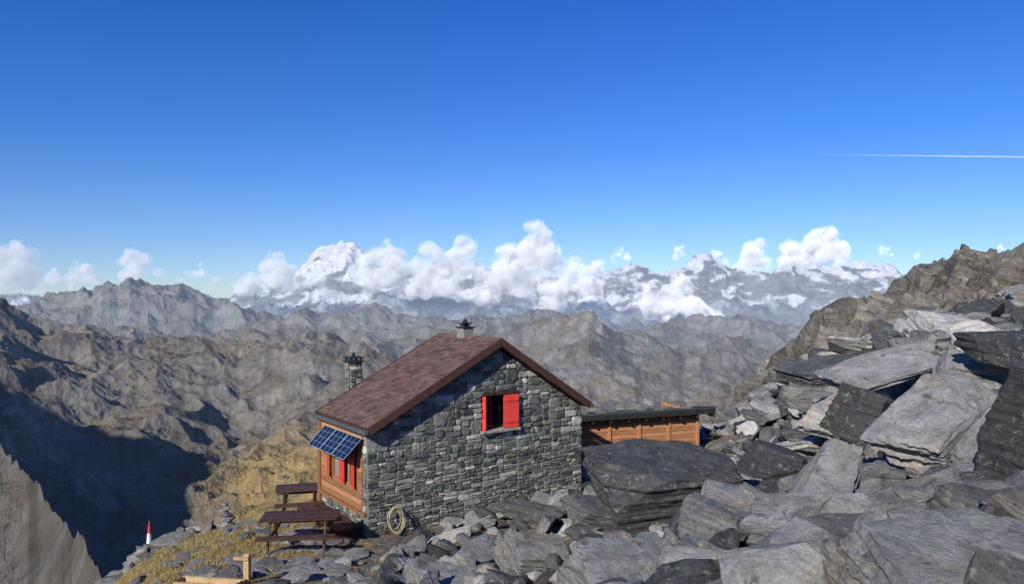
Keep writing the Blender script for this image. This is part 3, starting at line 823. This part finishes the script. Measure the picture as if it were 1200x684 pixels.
def cloud(cl,seed):
    parts=[[],[]];fcs=[[],[]];r=np.random.default_rng(seed);D,Fc=ico(2);n=[0,0]
    for (u,v,wd,ht,dist,cnt) in cl:
        for k in range(int(cnt*3)):
            a=r.normal(0,.42);env=math.exp(-a*a*2.2)
            up=r.uniform(0,1)**1.3*env
            vv_=v+ht*.5-up*ht*1.35
            rad=ht*r.uniform(.13,.35)*(1-.4*up)*(.5+.5*env)
            uu_=u+a*wd;d=dist+r.normal(0,250)
            c=np.array([(uu_-600)/F*d,d,(342-vv_)/F*d]);R=rad/F*d
            for q,sc_ in ((0,1.0),(1,1.8)):
                if q==0 and (up<.08 or env<.45): continue
                parts[q].append(D*np.array([R*1.1,R*1.1,R*.9])*sc_+c);fcs[q].append(Fc+n[q]);n[q]+=len(D)
    root=empty('cloud')
    for q,nm,mt,vx in ((0,'cloud_core',mc,55),(1,'cloud_wisps',mh,90)):
        if not parts[q]: continue
        ob=mesh_np(nm,np.concatenate(parts[q]),np.concatenate(fcs[q]),mt,parent=root)
        md=ob.modifiers.new('rm','REMESH');md.mode='VOXEL';md.voxel_size=vx
        for sz,st_ in (((420,200),(160,110)) if q==0 else ((500,220),)):
            tx=bpy.data.textures.new('puff','CLOUDS');tx.noise_scale=sz;tx.noise_depth=3
            dm=ob.modifiers.new('d','DISPLACE');dm.texture=tx;dm.texture_coords='GLOBAL';dm.strength=st_;dm.mid_level=.5
cloud([(15,312,45,34,19700,10),(85,324,60,20,19700,8),(160,312,34,26,19700,8),(60,335,90,14,19400,8)],1)
cloud([(235,320,30,16,20000,5),(295,332,30,18,20000,6)],7)
cloud([(325,322,36,30,20700,10),(375,326,30,18,20700,7),(448,310,36,36,20700,12),(505,318,42,36,20700,14),(545,304,24,32,20700,9),(380,344,60,16,20500,8),(485,338,70,20,20500,10)],2)
cloud([(630,294,28,40,20700,13),(600,318,38,36,20700,12),(660,328,40,34,20700,13),(650,350,34,22,20500,9),(588,298,12,16,20700,3),(705,320,40,20,20700,8),(570,342,40,20,20500,7)],3)
cloud([(795,354,46,32,20000,11),(820,374,46,18,20000,7),(755,350,26,18,20000,5)],4)
cloud([(797,296,10,12,31500,3),(838,304,20,14,31500,5),(884,298,18,26,31500,8),(722,298,22,12,31500,4),(862,316,26,12,31500,4)],5)
cloud([(968,290,38,28,31500,13),(928,302,16,24,31500,7),(1037,294,16,10,31500,3),(1078,299,14,8,31500,3),(1174,290,7,8,31500,2)],6)
vs=[];fs=[];n=8;K=60
for i in range(K+1):
    t_=i/K;x=12600+t_*16000;y=30000;z=5570-t_*190;r=8+24*min(1,t_*3)
    for j in range(n):
        a=2*math.pi*j/n;vs.append((x,y+r*math.cos(a),z+r*math.sin(a)))
for i in range(K):
    for j in range(n): fs.append((i*n+j,i*n+(j+1)%n,(i+1)*n+(j+1)%n,(i+1)*n+j))
mesh_np('contrail',np.array(vs),np.array(fs),vapour('contrail_vapour',.010,.0025,-.3,(.8,.9,1,1)))
